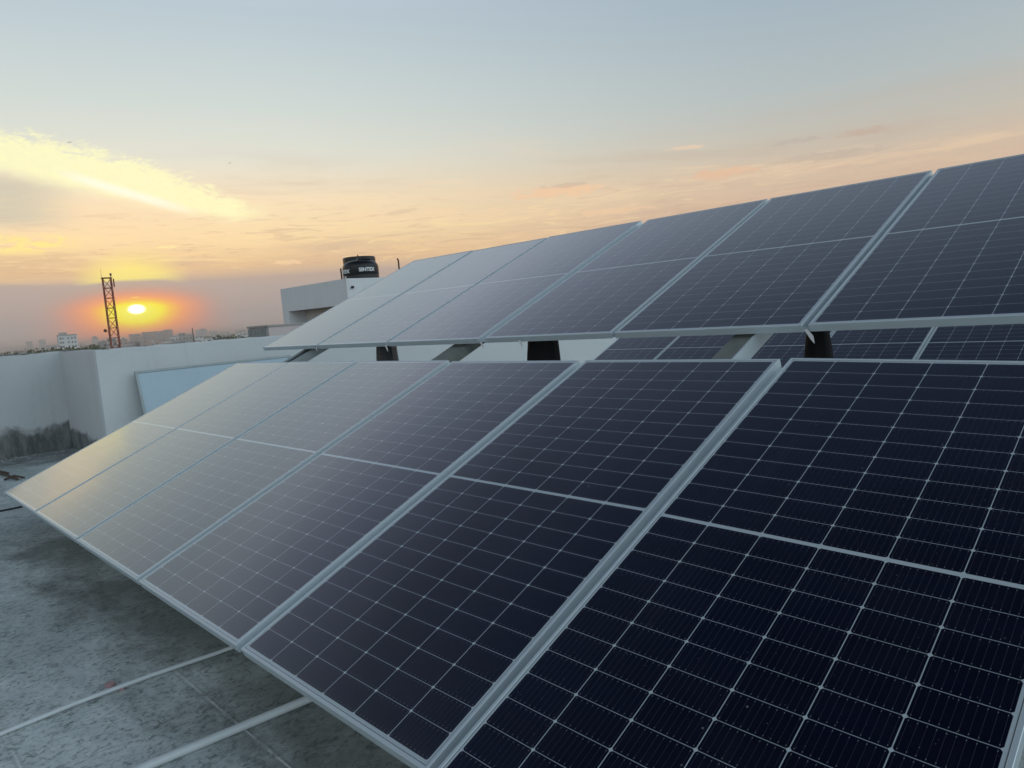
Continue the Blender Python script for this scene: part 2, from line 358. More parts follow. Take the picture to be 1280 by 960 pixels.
def make_concrete():
    mt, n, b = mat('weathered_roof_concrete')
    v = n.new('ShaderNodeTexCoord').outputs['Object']
    X, Y, Z = n.xyz(v)
    st = n.comb(n.mul(X, 1.0), n.mul(Y, 1.9), 0.0)
    big = n.noise(v, 0.55, 5, 0.6)
    mid = n.noise(st, 4.0, 8, 0.68, 0.4)
    fine = n.noise(v, 38.0, 6, 0.7)
    blot = n.noise(n.comb(n.mul(X, 1.35), n.mul(Y, 0.85), 4.0), 24.0, 10, 0.78, 1.1)
    cc = n.mix(n.sstep(mid, 0.3, 0.7), (0.48, 0.53, 0.525, 1), (0.63, 0.675, 0.67, 1))
    cc = n.mix(n.sstep(big, 0.42, 0.62, 0.0, 0.45), cc, (0.22, 0.25, 0.25, 1))
    cc = n.mix(n.mul(n.sstep(blot, 0.485, 0.62), n.sstep(mid, 0.64, 0.36, 0.40, 0.85)), cc, (0.085, 0.10, 0.10, 1))
    cc = n.mix(n.sstep(fine, 0.54, 0.68, 0.0, 0.7), cc, (0.11, 0.125, 0.125, 1))
    cc = n.mix(n.sstep(fine, 0.42, 0.28, 0.0, 0.35), cc, (0.55, 0.57, 0.56, 1))
    # moss and drip stain along the line where rain leaves the lower panel edge
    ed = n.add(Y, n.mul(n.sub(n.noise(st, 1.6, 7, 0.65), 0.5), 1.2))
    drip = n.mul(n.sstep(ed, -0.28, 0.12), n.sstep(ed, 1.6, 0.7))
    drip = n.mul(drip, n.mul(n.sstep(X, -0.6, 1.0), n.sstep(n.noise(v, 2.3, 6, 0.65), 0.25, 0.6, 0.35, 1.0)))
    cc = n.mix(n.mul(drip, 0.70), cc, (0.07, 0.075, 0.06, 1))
    # tile joints: thin, pale and broken along X, fainter along Y
    fy = n.m('FRACT', n.div(n.sub(Y, 0.005 - 0.654 * 20), 0.654)); dj = n.mul(n.m('MINIMUM', fy, n.sub(1.0, fy)), 0.654)
    wob = n.mul(n.sub(n.noise(v, 5.0, 3, 0.5), 0.5), 0.012)
    jl = n.mul(n.sstep(n.m('ABSOLUTE', n.add(dj, wob)), 0.005, 0.002), n.sstep(n.noise(v, 6.0, 5, 0.6), 0.42, 0.58, 0.1, 0.8))
    cc = n.mix(n.mul(jl, n.sstep(X, 3.5, 4.3, 0.0, 0.75)), cc, (0.72, 0.74, 0.73, 1))
    jd = n.mul(n.sstep(n.m('ABSOLUTE', n.sub(n.add(dj, wob), 0.012)), 0.006, 0.002), 0.2)
    cc = n.mix(n.mul(jd, n.sstep(X, 3.2, 4.3, 0.0, 1.0)), cc, (0.10, 0.115, 0.115, 1))
    # mouldy strip where the floor meets the parapet
    md = n.mul(n.sstep(n.add(X, n.mul(n.sub(n.noise(v, 2.0, 6, 0.65), 0.5), 1.6)), -3.5, -4.4), 0.8)
    cc = n.mix(n.mul(md, n.sstep(n.noise(v, 7.0, 6, 0.7), 0.3, 0.55, 0.4, 1.0)), cc, (0.11, 0.115, 0.115, 1))
    n.put(b.inputs['Base Color'], cc); b.inputs['Roughness'].default_value = 0.9; b.inputs['Specular IOR Level'].default_value = 0.25
    bp = n.new('ShaderNodeBump'); bp.inputs['Strength'].default_value = 0.55; bp.inputs['Distance'].default_value = 0.008
    n.put(bp.inputs['Height'], n.add(n.mul(fine, 0.6), n.add(blot, n.mul(n.mul(jd, n.sstep(X, 3.2, 4.3)), -0.6)))); n.nt.links.new(bp.outputs[0], b.inputs['Normal'])
    return mt
M_floor = make_concrete()

def make_wall(name, rgb, stain_z=None, ztop=1.1):
    mt, n, b = mat(name)
    v = n.new('ShaderNodeTexCoord').outputs['Object']
    X, Y, Z = n.xyz(v)
    f = n.noise(v, 1.2, 6, 0.6); g = n.noise(v, 14, 6, 0.65)
    run = n.noise(n.comb(n.mul(X, 5.0), n.mul(Y, 5.0), n.mul(Z, 0.5)), 1.0, 6, 0.65)
    k = n.add(n.mul(n.sub(f, 0.5), 0.16), n.add(n.mul(n.sub(g, 0.5), 0.10), 1.0))
    cc = n.mix(1.0, (*rgb, 1), n.comb(k, k, k), 'MULTIPLY')
    cc = n.mix(n.sstep(run, 0.55, 0.75, 0.0, 0.16), cc, (0.30, 0.30, 0.28, 1))
    spk = n.new('ShaderNodeTexVoronoi'); n.put(spk.inputs['Vector'], v); spk.inputs['Scale'].default_value = 2.3
    rr, gg, bb = n.xyz(spk.outputs['Color'])
    cc = n.mix(n.mul(n.sstep(spk.outputs['Distance'], 0.10, 0.04), n.sstep(rr, 0.72, 0.78, 0.0, 0.7)), cc, (0.16, 0.14, 0.12, 1))
    # grime on the coping
    tg = n.add(Z, n.mul(n.sub(n.noise(v, 3.0, 6, 0.7), 0.5), 0.09))
    cc = n.mix(n.sstep(tg, ztop - 0.012, ztop + 0.012, 0.0, 0.85), cc, (0.05, 0.05, 0.05, 1))
    if stain_z is not None:
        sn = n.noise(v, 1.7, 5, 0.58, 0.3)
        h = n.add(Z, n.mul(n.sub(sn, 0.5), 0.60))
        s_ = n.sstep(h, stain_z + 0.05, stain_z - 0.05)
        dk = n.mix(n.sstep(n.noise(n.comb(n.mul(X, 6.0), n.mul(Y, 6.0), n.mul(Z, 2.0)), 1.0, 8, 0.7), 0.35, 0.7), (0.055, 0.06, 0.062, 1), (0.21, 0.215, 0.21, 1))
        cc = n.mix(n.mul(s_, 0.95), cc, dk)
    n.put(b.inputs['Base Color'], cc); b.inputs['Roughness'].default_value = 0.85; b.inputs['Specular IOR Level'].default_value = 0.3
    bp = n.new('ShaderNodeBump'); bp.inputs['Strength'].default_value = 0.25; bp.inputs['Distance'].default_value = 0.006
    n.put(bp.inputs['Height'], n.add(f, g)); n.nt.links.new(bp.outputs[0], b.inputs['Normal'])
    return mt
M_wall = make_wall('limewashed_parapet', (0.55, 0.56, 0.565))
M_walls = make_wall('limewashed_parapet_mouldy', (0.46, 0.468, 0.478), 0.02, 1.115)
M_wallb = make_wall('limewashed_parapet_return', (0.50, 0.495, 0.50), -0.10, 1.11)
M_head = make_wall('white_stairhead_render', (0.65, 0.66, 0.67), None, 2.42)
M_beige = make_wall('beige_recess_render', (0.62, 0.57, 0.52), None, 9)
M_brick = make_wall('pink_brick_render', (0.55, 0.47, 0.46), None, 15.3)
M_ground = simple('dusty_city_ground', (0.20, 0.17, 0.14), 0.95, 0, 0.4, 0.03)

def make_facade(name, rgb, floor_h=3.1, bay=3.2):
    mt, n, b = mat(name)
    v = n.new('ShaderNodeTexCoord').outputs['Object']
    X, Y, Z = n.xyz(v)
    u = n.m('FRACT', n.div(n.add(X, Y), bay)); w = n.m('FRACT', n.div(Z, floor_h))
    win = n.mul(n.mul(n.sstep(u, 0.24, 0.27), n.sstep(u, 0.66, 0.63)), n.mul(n.sstep(w, 0.30, 0.33), n.sstep(w, 0.76, 0.73)))
    led = n.sstep(n.m('ABSOLUTE', n.sub(w, 0.95)), 0.05, 0.03)
    cell = n.new('ShaderNodeTexWhiteNoise', noise_dimensions='3D')
    n.put(cell.inputs['Vector'], n.comb(n.m('FLOOR', n.div(n.add(X, Y), bay)), n.m('FLOOR', n.div(Z, floor_h)), 0.0))
    f = n.noise(v, 0.4, 5, 0.6)
    k = n.add(0.8, n.mul(f, 0.4))
    cc = n.mix(1.0, (*rgb, 1), n.comb(k, k, k), 'MULTIPLY')
    cc = n.mix(n.mul(led, 0.35), cc, (0.5, 0.48, 0.45, 1))
    cc = n.mix(n.mul(win, n.sstep(cell.outputs['Value'], 0.2, 0.3)), cc, (0.05, 0.05, 0.055, 1))
    n.put(b.inputs['Base Color'], cc); b.inputs['Roughness'].default_value = 0.85
    return mt
F_white = make_facade('facade_white', (0.62, 0.61, 0.60))
F_grey = make_facade('facade_grey', (0.34, 0.31, 0.30))
F_pink = make_facade('facade_pinkish', (0.42, 0.31, 0.27))
F_pale = make_facade('facade_pale', (0.55, 0.50, 0.46))
M_dark = simple('window_dark', (0.05, 0.055, 0.06), 0.3, 0, 0.2, 1.0)

def make_leaf(name, a, b_):
    mt, n, b = mat(name)
    gi = n.new('ShaderNodeNewGeometry').outputs['Random Per Island']
    n.put(b.inputs['Base Color'], n.mix(gi, (*a, 1), (*b_, 1))); b.inputs['Roughness'].default_value = 0.7
    return mt
M_leaf = make_leaf('foliage', (0.035, 0.05, 0.02), (0.10, 0.12, 0.05))

# ------------------------------------------------------------------ ground and roof
b = MB(); b.box(-9000, 9000, -9000, 9000, -14.5, -14.0)
tag(b.build('ground', M_ground), kind='structure')
FZ = -0.35
b = MB(); b.box(-5.22, 18, -14, 1.63, -14.0, FZ)
b.box(-3.32, 18, 1.63, 20, -14.0, FZ)
tag(b.build('roof_floor', M_floor), kind='structure')

def parapet(name, x0, x1, y0, y1, z1a, z1b, axis, mtl, label):
    """wall with a slightly uneven, hand-plastered top"""
    bm = bmesh.new(); L = (y1 - y0) if axis == 'y' else (x1 - x0); n = max(4, int(L / 0.16)); rows = []
    for i in range(n + 1):
        t = i / n; zt = z1a + (z1b - z1a) * t + random.uniform(-0.007, 0.007)
        if axis == 'y':
            yy = y0 + L * t; q = [(x1, yy, FZ - 0.0), (x1, yy, zt - 0.02), (x1 - 0.02, yy, zt), (x0 + 0.015, yy, zt + random.uniform(-.006, .006)), (x0, yy, zt - 0.02), (x0, yy, FZ)]
        else:
            xx = x0 + L * t; q = [(xx, y0, FZ), (xx, y0, zt - 0.02), (xx, y0 + 0.02, zt), (xx, y1 - 0.015, zt), (xx, y1, zt - 0.02), (xx, y1, FZ)]
        rows.append([bm.verts.new(p) for p in q])
    for A, B in zip(rows, rows[1:]):
        for k in range(5): bm.faces.new([A[k], A[k + 1], B[k + 1], B[k]])
        bm.faces.new([A[5], A[0], B[0], B[5]])
    bm.faces.new(rows[0]); bm.faces.new(rows[-1][::-1])
    w = MB(); w.bm.free(); w.bm = bm
    return tag(w.build(name, mtl), label, 'wall')
parapet('parapet_wall', -5.22, -5.10, -14, 1.63, 1.12, 1.117, 'y', M_walls, 'grey white parapet at the far left with black mould along its foot')
parapet('parapet_wall', -5.22, -3.32, 1.63, 1.75, 1.115, 1.10, 'x', M_wallb, 'short shaded return of the parapet between the mouldy wall and the wall with the blue board')
parapet('parapet_wall', -3.32, -3.20, 1.63, 19, 1.098, 1.03, 'y', M_wall, 'long whitewashed parapet wall behind the panels with the blue board leaning on it')
# fallen plaster crumbs near the mouldy wall foot: one loose scatter
b = MB()
for i in range(70):
    px, py = -5.05 + abs(random.gauss(0, 0.35)), random.uniform(-0.4, 1.5); s = random.uniform(0.004, 0.017)
    b.box(-s, s, -s * .7, s * .7, 0, s * .8, Matrix.Translation((px, py, FZ)) @ Matrix.Rotation(random.uniform(0, 6), 4, 'Z'))
tag(b.build('plaster_crumbs', M_conc), 'white plaster crumbs scattered on the roof at the foot of the mouldy wall', 'debris', kind='stuff')

# ------------------------------------------------------------------ stairhead block with water tanks
sh = empty('stairhead_building', (0, 0, 0)); tag(sh, 'white flat topped stairhead block with a recessed opening and black tank on top', 'building')
X0, X1, Y0, Y1, ZT = -12.75, -9.10, 9.10, 12.4, 2.35
b = MB()
b.box(X0, X1, Y0, Y0 + .14, 1.68, ZT); b.box(X0, X0 + .14, Y0 + .14, Y1, 1.68, ZT); b.box(X1 - .14, X1, Y0 + .14, Y1, 1.68, ZT); b.box(X0 + .14, X1 - .14, Y1 - .14, Y1, 1.68, ZT)
b.build('parapet', M_head, sh)
b = MB(); b.box(X0 + .14, X1 - .14, Y0 + .14, Y1 - .14, 1.68, 1.84); b.build('roof', M_conc, sh)
b = MB(); b.box(X0, X0 + .36, Y0, Y1, -14, 1.68); b.box(-9.75, X1, Y0, Y1, -14, 1.68); b.box(X0 + .36, -9.75, Y0, Y1, -14, -0.3); b.build('wall', M_head, sh)
b = MB(); b.box(X0 + .36, -9.75, Y0 + .55, Y1, -.3, 1.68); b.build('recess_wall', M_beige, sh)
b = MB(); b.tube((-11.85, Y0 + .55, 1.28), (-11.85, Y0 + .42, 1.28), .05); b.build('lamp', M_black, sh)
b = MB(); b.tube((X1 - .003, 9.25, 2.12), (X1 + .06, 9.25, 2.12), .035); b.build('drain_spout', M_black, sh)

tk = empty('water_tank', (-9.80, 10.02, 1.842)); tag(tk, 'round black water tank with white lettering on top of the stairhead', 'water tank')
pr = [(.47, 0), (.485, .03), (.485, .20), (.476, .22), (.485, .24), (.485, .42), (.476, .44), (.485, .46), (.485, .60), (.478, .62), (.485, .64), (.485, .84)]
pr += [(.485 - .27 * (1 - math.cos(a)), .84 + .19 * math.sin(a)) for a in [i * math.pi / 16 for i in range(1, 9)]]
pr += [(.02, 1.035)]
MB().lathe(pr, 48).build('body', M_black, tk)
lid = MB().lathe([(.19, 1.03), (.19, 1.085), (.17, 1.098), (.02, 1.10)], 28, 0.06, 0.10).build('lid', M_black, tk)
MB().tube((.02, -.06, 1.0), (.02, -.06, 1.19), .014).build('vent', M_black, tk)
MB().tube((-.33, -.40, .02), (-.345, -.41, .86), .022).build('pipe', M_rust, tk)
def wrap_text(txt, size, rad, zc, phi, parent):
    cu = bpy.data.curves.new('lettering', 'FONT'); cu.body = txt; cu.size = size; cu.align_x = 'CENTER'; cu.extrude = 0.004; cu.offset = 0.004
    o = bpy.data.objects.new('lettering_tmp', cu); col.objects.link(o)
    dg = bpy.context.evaluated_depsgraph_get(); me = bpy.data.meshes.new_from_object(o.evaluated_get(dg))
    bpy.data.objects.remove(o)
    for v in me.vertices:
        a = phi + v.co.x / rad; rr = rad + 0.004 + v.co.z
        v.co = Vector((rr * math.cos(a), rr * math.sin(a), zc + v.co.y))
    me.materials.clear(); me.materials.append(M_ink)
    k = bpy.data.objects.new('lettering', me); col.objects.link(k); k.parent = parent; return k
ph = math.atan2(CAM.y - 10.02, CAM.x + 9.80)
wrap_text('SINTEX', .135, .487, .71, ph + 0.36, tk)
wrap_text('SINTEX', .135, .487, .69, ph - 1.12, tk)
MB().box(-.02, .02, -.012, .012, -.04, .04).build('label', M_ink, tk, loc=(.50 * math.cos(ph - .98), .50 * math.sin(ph - .98), .57))
t2 = empty('water_tank', (-11.12, 10.85, 1.842)); tag(t2, 'flat topped black water tank mostly hidden behind the lettered tank', 'water tank')
MB().lathe([(.45, 0), (.475, .04), (.475, .35), (.465, .38), (.475, .41), (.475, 1.20), (.472, 1.24), (.45, 1.255)], 36).build('body', M_black, t2)
MB().lathe([(.18, 1.255), (.18, 1.28), (.02, 1.285)], 24).build('lid', M_black, t2)
vp = MB().path([(-9.45, 11.05, 1.84), (-9.45, 11.05, 2.80), (-9.455, 11.045, 2.86), (-9.475, 11.03, 2.885)], .022, 8).build('vent_pipe', M_rust)
tag(vp, 'thin dark vent pipe with a slightly bent tip standing right of the black tank', 'pipe')

# pinkish brick block behind the parapet
bk = empty('brick_building', (-6.18, 5.05, -14)); tag(bk, 'low unfinished brick block behind the parapet in front of the stairhead', 'building')
b = MB(); b.box(0, .84, 0, 2.6, 0, 15.24); b.build('wall', M_brick, bk)
b = MB(); b.box(-.02, .86, -.03, .1, 15.24, 15.275); b.box(.74, .86, .1, 2.62, 15.24, 15.27); b.build('coping', M_conc, bk)
b = MB()
for i in range(14): b.box(.01 + i * .058, .045 + i * .058, -.028, -.002, 13.9, 15.22)
b.build('corrugated_sheet', M_galv, bk)

# ------------------------------------------------------------------ solar panels
TILT1, TILT2, TILT3 = 0.3919, 0.4053, 0.398
def panel_frame():
    bm = bmesh.new()
    sec = [(0, -.038), (0, -.0012), (.0012, 0), (.0108, 0), (.012, -.0012), (.012, -.0065), (.0025, -.0065), (.0025, -.0355), (.028, -.0355), (.028, -.038)]
    rings = []
    for cx, cy, dx, dy in ((0, 0, 1, 1), (PW, 0, -1, 1), (PW, PL, -1, -1), (0, PL, 1, -1)):
        rings.append([bm.verts.new((cx + d * dx, cy + d * dy, zz)) for d, zz in sec])
    for i in range(4):
        A, B = rings[i], rings[(i + 1) % 4]
        for k in range(len(sec)):
            j = (k + 1) % len(sec); bm.faces.new([A[k], A[j], B[j], B[k]])
    w = MB(); w.bm.free(); w.bm = bm; return w
def make_panel(mw, label, group):
    o = empty('solar_panel'); o.matrix_world = mw
    tag(o, label, 'solar panel', group)
    for nm, me, off in PARTS:
        k = bpy.data.objects.new(nm, me); col.objects.link(k); k.parent = o
    return o
pf = panel_frame().build('frame', M_alu)
b = MB(); b.box(.0035, PW - .0035, .0035, PL - .0035, -.0060, -.0022); pc = b.build('cell_face', M_cells)
b = MB(); b.box(.004, PW - .004, .004, PL - .004, -.0085, -.0063); pb = b.build('backsheet', M_back)
b = MB(); 
b.box(.50, .634, PL / 2 - .03, PL / 2 + .03, -.026, -.0087)
PARTS = [('frame', pf.data, 0), ('cell_face', pc.data, 0), ('backsheet', pb.data, 0), ('junction_box', b.build('junction_box', M_black).data, 0)]
for nm in ('frame', 'cell_face', 'backsheet', 'junction_box'):
    bpy.data.objects.remove(bpy.data.objects[nm])
ordw = ['leftmost', 'second from the left', 'third from the left', 'fourth from the left', 'fifth from the left', 'rightmost']
def row_mat(o, t, xx, jit=True):
    j = (random.uniform(-.0025, .0025), random.uniform(-.0022, .0022)) if jit else (0, 0)
    return Matrix.Translation(Vector(o) + Vector((xx, 0, 0))) @ Matrix.Rotation(t + j[0], 4, 'X') @ Matrix.Rotation(j[1], 4, 'Y')
gf = [.012, .032, .036, .050, .040]
lab1 = ['yellowish glossy solar panel at the far left end of the near lower row',
        'pale reflecting solar panel of the near lower row, next after its left end panel',
        'grey reflecting solar panel of the near lower row, third from its left end',
        'solar panel with half faded grid in the near lower row, fourth from its left end',
        'dark solar panel of the near lower row just left of the black foreground panel',
        'nearly black solar panel filling the lower right foreground']
xx = 0
for k in range(6):
    if k < 5:
        make_panel(row_mat((0, 0, 0), TILT1, xx), lab1[k], 'solar panels of the near lower row')
    else:
        t = TILT1 + .0013; ry, rz = -.0214, -.0043
        ex = Vector((math.cos(ry) * math.cos(rz), math.cos(ry) * math.sin(rz), math.sin(ry)))
        ey = Vector((-math.sin(rz) * math.cos(t), math.cos(t) * math.cos(rz), math.sin(t))); ey = (ey - ex * ex.dot(ey)).normalized()
        mw = Matrix((ex, ey, ex.cross(ey))).transposed().to_4x4(); mw.translation = Vector((5.8385, -.029, .0004))
        make_panel(mw, lab1[k], 'solar panels of the near lower row')
    if k < 5: xx += PW + gf[k]
gb = [.019, .034, .07, .028, .034]
lab2 = ['pale grey solar panel at the left end of the raised upper row, nearest the tank',
        'pale solar panel of the raised upper row, second from its left end',
        'grey solar panel of the raised upper row, third from its left end',
        'fourth solar panel from the left end of the raised upper row',
        'slate blue solar panel of the raised upper row left of the right end one',
        'slate blue solar panel at the right end of the raised upper row']
xx = 0; ROW2 = (-.0598, 2.428, .9987); x2 = []
for k in range(6):
    x2.append(xx + ROW2[0])
    make_panel(row_mat(ROW2, TILT2, xx), lab2[k], 'solar panels of the raised upper row')
    if k < 5: xx += PW + gb[k]
ROW3 = (.081, 6.984, .011)
lab3 = ['left end panel of the far row seen through the gap beside the white wall',
        'solar panel of the far row seen through the gap, second from its left end',
        'far row solar panel partly behind the right sloping steel rafter',
        'far row solar panel partly behind the right black post',
        'far row solar panel seen just right of the right black post',
        'solar panel of the far row at the right photo edge of the gap']
for k in range(6):
    make_panel(row_mat(ROW3, TILT3, k * 1.154), lab3[k], 'solar panels of the far row')

# ------------------------------------------------------------------ mounting frames
def on1(yv): return yv * math.tan(TILT1)
mf = empty('mounting_frame', (0, 0, FZ)); tag(mf, 'galvanised steel mounting frame carrying the two near rows of panels, rafters showing in the gap', 'frame')
def rafter(xc, w, mtl, style):
    """channel section lying under the panel plane, from below the lower row to under the upper row"""
    Mx = Matrix.Translation((xc, 0.12, 0.12 * math.tan(TILT1) - FZ)) @ Matrix.Rotation(TILT1 + .003, 4, 'X')
    b = MB(); Lr = 4.75; h = .07; zt = -.082; t = .005
    if style == 'open':
        b.box(-w / 2, w / 2, 0, Lr, zt - h, zt - h + t, Mx)
        for s in (-1, 1):
            xa = s * w / 2; b.box(min(xa, xa - s * t), max(xa, xa - s * t), 0, Lr, zt - h + t, zt, Mx)
            xl = xa - s * w * .28; b.box(min(xa - s * t, xl), max(xa - s * t, xl), 0, Lr, zt - t, zt, Mx)
    elif style == 'plain':
        b.box(-w / 2, w / 2, 0, Lr, zt - h, zt, Mx)
    else:
        b.box(-w / 2, w / 2, 0, Lr, zt - h, zt, Mx)
        ra = b.build('rafter', mtl, mf)
        b = MB(); b.box(w / 2 + .0005, w / 2 + .010, 0, Lr, zt - h, zt + .016, Mx); b.build('flange', M_alu, ra)
        b = MB(); b.box(-w / 2 - .006, -w / 2 - .0005, 0, Lr, zt - h - .03, zt - .006, Mx); b.build('flange', M_galv, ra)
        return ra
    return b.build('rafter', mtl, mf)
rafter(.78, .21, M_galv, 'open'); rafter(3.11, .17, M_galvd, 'plain'); rafter(5.43, .13, M_galvd, 'flat')
for s0, tl in ((.5, 1), (1.75, 1), (2.98, 1), (4.2, 1)):
    yv = s0 * math.cos(TILT1); zv = s0 * math.sin(TILT1)
    Mx = Matrix.Translation((0, yv, zv - FZ)) @ Matrix.Rotation(TILT1, 4, 'X')
    b = MB(); b.box(-.02, 7.0, -.02, .02, -.0795, -.0395, Mx); b.build('purlin', M_galv, mf)
x1j = [0]
for g in gf: x1j.append(x1j[-1] + PW + g)
for jx, oz, tl in [(x1j[5] - gf[4] / 2, (0, 0, 0), TILT1), (x1j[4] - gf[3] / 2, (0, 0, 0), TILT1), (x2[5] - gb[4] / 2, ROW2, TILT2), (x2[4] - gb[3] / 2, ROW2, TILT2), (x2[3] - gb[2] / 2, ROW2, TILT2)]:
    Mx = Matrix.Translation((jx, oz[1], oz[2] - FZ)) @ Matrix.Rotation(tl, 4, 'X')
    b = MB(); b.box(-.05, .05, .02, PL - .02, -.0393, -.0384, Mx); b.build('rail', M_alu, mf)
for xc, yv in ((.78, .45), (3.11, .45), (5.43, .45), (2.40, 4.2), (5.09, 4.2)):
    if 1:
        b = MB(); top = yv * math.tan(TILT1) - .17 - FZ
        b.box(xc - .04, xc + .04, yv - .04, yv + .04, .02, top); b.box(xc - .11, xc + .11, yv - .11, yv + .11, .001, .02)
        b.build('post', M_galv, mf)
m3 = empty('mounting_frame', (0, 6.984, FZ)); tag(m3, 'steel mounting frame beneath the far row of panels', 'frame')
for s0 in (.5, 1.75):
    Mx = Matrix.Translation((.08, s0 * math.cos(TILT3), s0 * math.sin(TILT3) + .011 - FZ)) @ Matrix.Rotation(TILT3, 4, 'X')
    b = MB(); b.box(0, 6.9, -.02, .02, -.0795, -.0395, Mx); b.build('purlin', M_galv, m3)
for xc in (.8, 3.2, 5.6):
    for s0 in (.5, 1.75):
        b = MB(); yv = s0 * math.cos(TILT3); b.box(xc - .04, xc + .04, yv - .04, yv + .04, .001, s0 * math.sin(TILT3) + .011 - .09 - FZ); b.build('post', M_galv, m3)

# black sheet-wrapped posts under the lower edge of the upper row
def wrapped_post(xc, yc, w0, w1, ztop, mtl, label, seed):
    rnd = random.Random(seed); bm = bmesh.new(); n = 26; rows = []
    hs = 22; ph = [rnd.uniform(0, 6) for _ in range(6)]
    for i in range(hs + 1):
        t = i / hs; zz = FZ + (ztop - FZ) * t; rw = (w1 + (w0 - w1) * (1 - (1 - t) ** 2 * 0 - (1 - t)) ) / 2 if False else (w0 + (w1 - w0) * min(1, (1 - t) * 6.0)) / 2
        ring = []
        for k in range(n):
            a = 2 * math.pi * k / n
            sq = 1 / max(abs(math.cos(a)), abs(math.sin(a))) ** .55
            fold = 1 + .13 * math.sin(5 * a + ph[0] + 1.5 * t) + .08 * math.sin(9 * a + ph[1] - 2 * t) + .03 * math.sin(13 * t + ph[2] + a)
            ring.append(bm.verts.new((xc + rw * sq * fold * math.cos(a) * .92, yc + rw * sq * fold * math.sin(a) * .8, zz)))
        rows.append(ring)
    for A, B in zip(rows, rows[1:]):
        for k in range(n): bm.faces.new([A[k], A[(k + 1) % n], B[(k + 1) % n], B[k]]).smooth = True
    bm.faces.new(rows[0][::-1]); bm.faces.new(rows[-1])
    w = MB(); w.bm.free(); w.bm = bm
    return tag(w.build('wrapped_post', mtl), label, 'post', 'black wrapped posts in the gap between the rows')
wrapped_post(1.76, 2.76, .17, .20, 1.03, simple('glossy_black_sheet', (.02, .024, .032), .22, 0, .5, 10, .6), 'shiny black plastic wrapped post in the gap, leftmost of the three', 1)
wrapped_post(3.74, 2.76, .19, .225, 1.03, M_blackmat, 'dull black wrapped post in the gap before the white wall, middle of the three', 2)
wrapped_post(5.70, 2.76, .08, .135, 1.03, M_blackmat, 'black wrapped post in the gap before the far panels, rightmost of the three', 3)

# clamp straps hanging from the lower edge of the upper row
def strap(xc, label, s=1.0):
    o = empty('clamp_strap', (xc, 2.428, .9987)); tag(o, label, 'clamp', 'clamp straps along the lower edge of the raised row')
    b = MB(); b.bm.free(); b.bm = bmesh.new(); bm = b.bm
    P = [(0, 0), (.014, .004), (.045 * s, -.035 * s), (.050 * s, -.070 * s), (.036 * s, -.055 * s)]
    A = [bm.verts.new((p[0], -.012, p[1] - .02)) for p in P]; B = [bm.verts.new((p[0], -.008, p[1] - .02)) for p in P]
    bm.faces.new(A); bm.faces.new(B[::-1])
    for i in range(5): bm.faces.new([A[i], A[(i + 1) % 5], B[(i + 1) % 5], B[i]])
    b.build('plate', M_clamp, o)
    MB().tube((.012, -.013, -.016), (.012, -.020, -.016), .006, n=6).build('bolt', M_galv, o)
    return o
strap(x2[1] - .012, 'small clamp under the left most joint of the raised row above the open rafter', .5)
strap(x2[2] - .03, 'pale clamp strap at the joint beside the shiny black post', .8)
strap(x2[3] - .04, 'pale clamp strap hanging at the joint in front of the stained white wall', .8)
strap(3.80 + .02, 'pale clamp strap hanging over the middle black post', .8)
strap(x2[5] - .018, 'pale pointed clamp strap hanging over the right black post', 1.0)
mc = empty('mid_clamp', (5.868 - .022, 1.55 * math.cos(TILT1), 1.55 * math.sin(TILT1)), (TILT1, 0, 0))
tag(mc, 'small clamp in the gap beside the nearly black foreground panel', 'clamp')
b = MB(); b.box(-.015, .012, -.035, .035, -.024, -.020); b.build('plate', M_clamp, mc)
MB().tube((-.002, 0, -.0198), (-.002, 0, -.012), .008, n=6).build('bolt', M_galv, mc)
b = MB(); b.box(-.009, -.003, .02, .03, -.0198, -.0185); b.build('tab', M_galv, mc)

# ------------------------------------------------------------------ blue board, pipes, cable and bits on the roof
bb = empty('blue_board', (-2.80, 2.03, FZ)); tag(bb, 'pale blue sheet board in a thin frame leaning on the white parapet', 'board')
lean = math.atan2(.30, 1.13)
Mx = Matrix.Rotation(-lean, 4, 'Y')
b = MB(); b.box(-.008, .006, .03, 2.2, .03, 1.13, Mx); b.build('sheet', M_blue, bb)
b = MB(); b.box(-.02, .02, 0, .03, 0, 1.16, Mx); b.box(-.02, .02, .03, 2.2, 1.13, 1.16, Mx); b.box(-.02, .02, .03, 2.2, 0, .03, Mx); b.box(-.02, .02, 2.2, 2.23, 0, 1.16, Mx); b.build('edge_frame', M_galv, bb)
bb.rotation_euler = (0, 0, R(-0.5))
b = MB(); pts = [(3.795 + .02 * math.sin(i * .5) * .35 + .004 * i, -4.0 + .3 * i, FZ + .0102 + (.012 if 11 < i < 14 else 0)) for i in range(0, 23)]
tag(b.path(pts, .0096, 12).build('conduit', M_pvc), 'thin pale conduit pipe running across the roof under the near panels', 'pipe')
b = MB(); b.path([(4.545, -4, FZ + .0172), (4.567, -.33, FZ + .0172), (4.625, .27, FZ + .0172), (4.70, 2.6, FZ + .0172)], .0168, 18)
th = tag(b.build('drain_pipe', M_pvc), 'thick pale plastic pipe on the roof under the near panels', 'pipe')
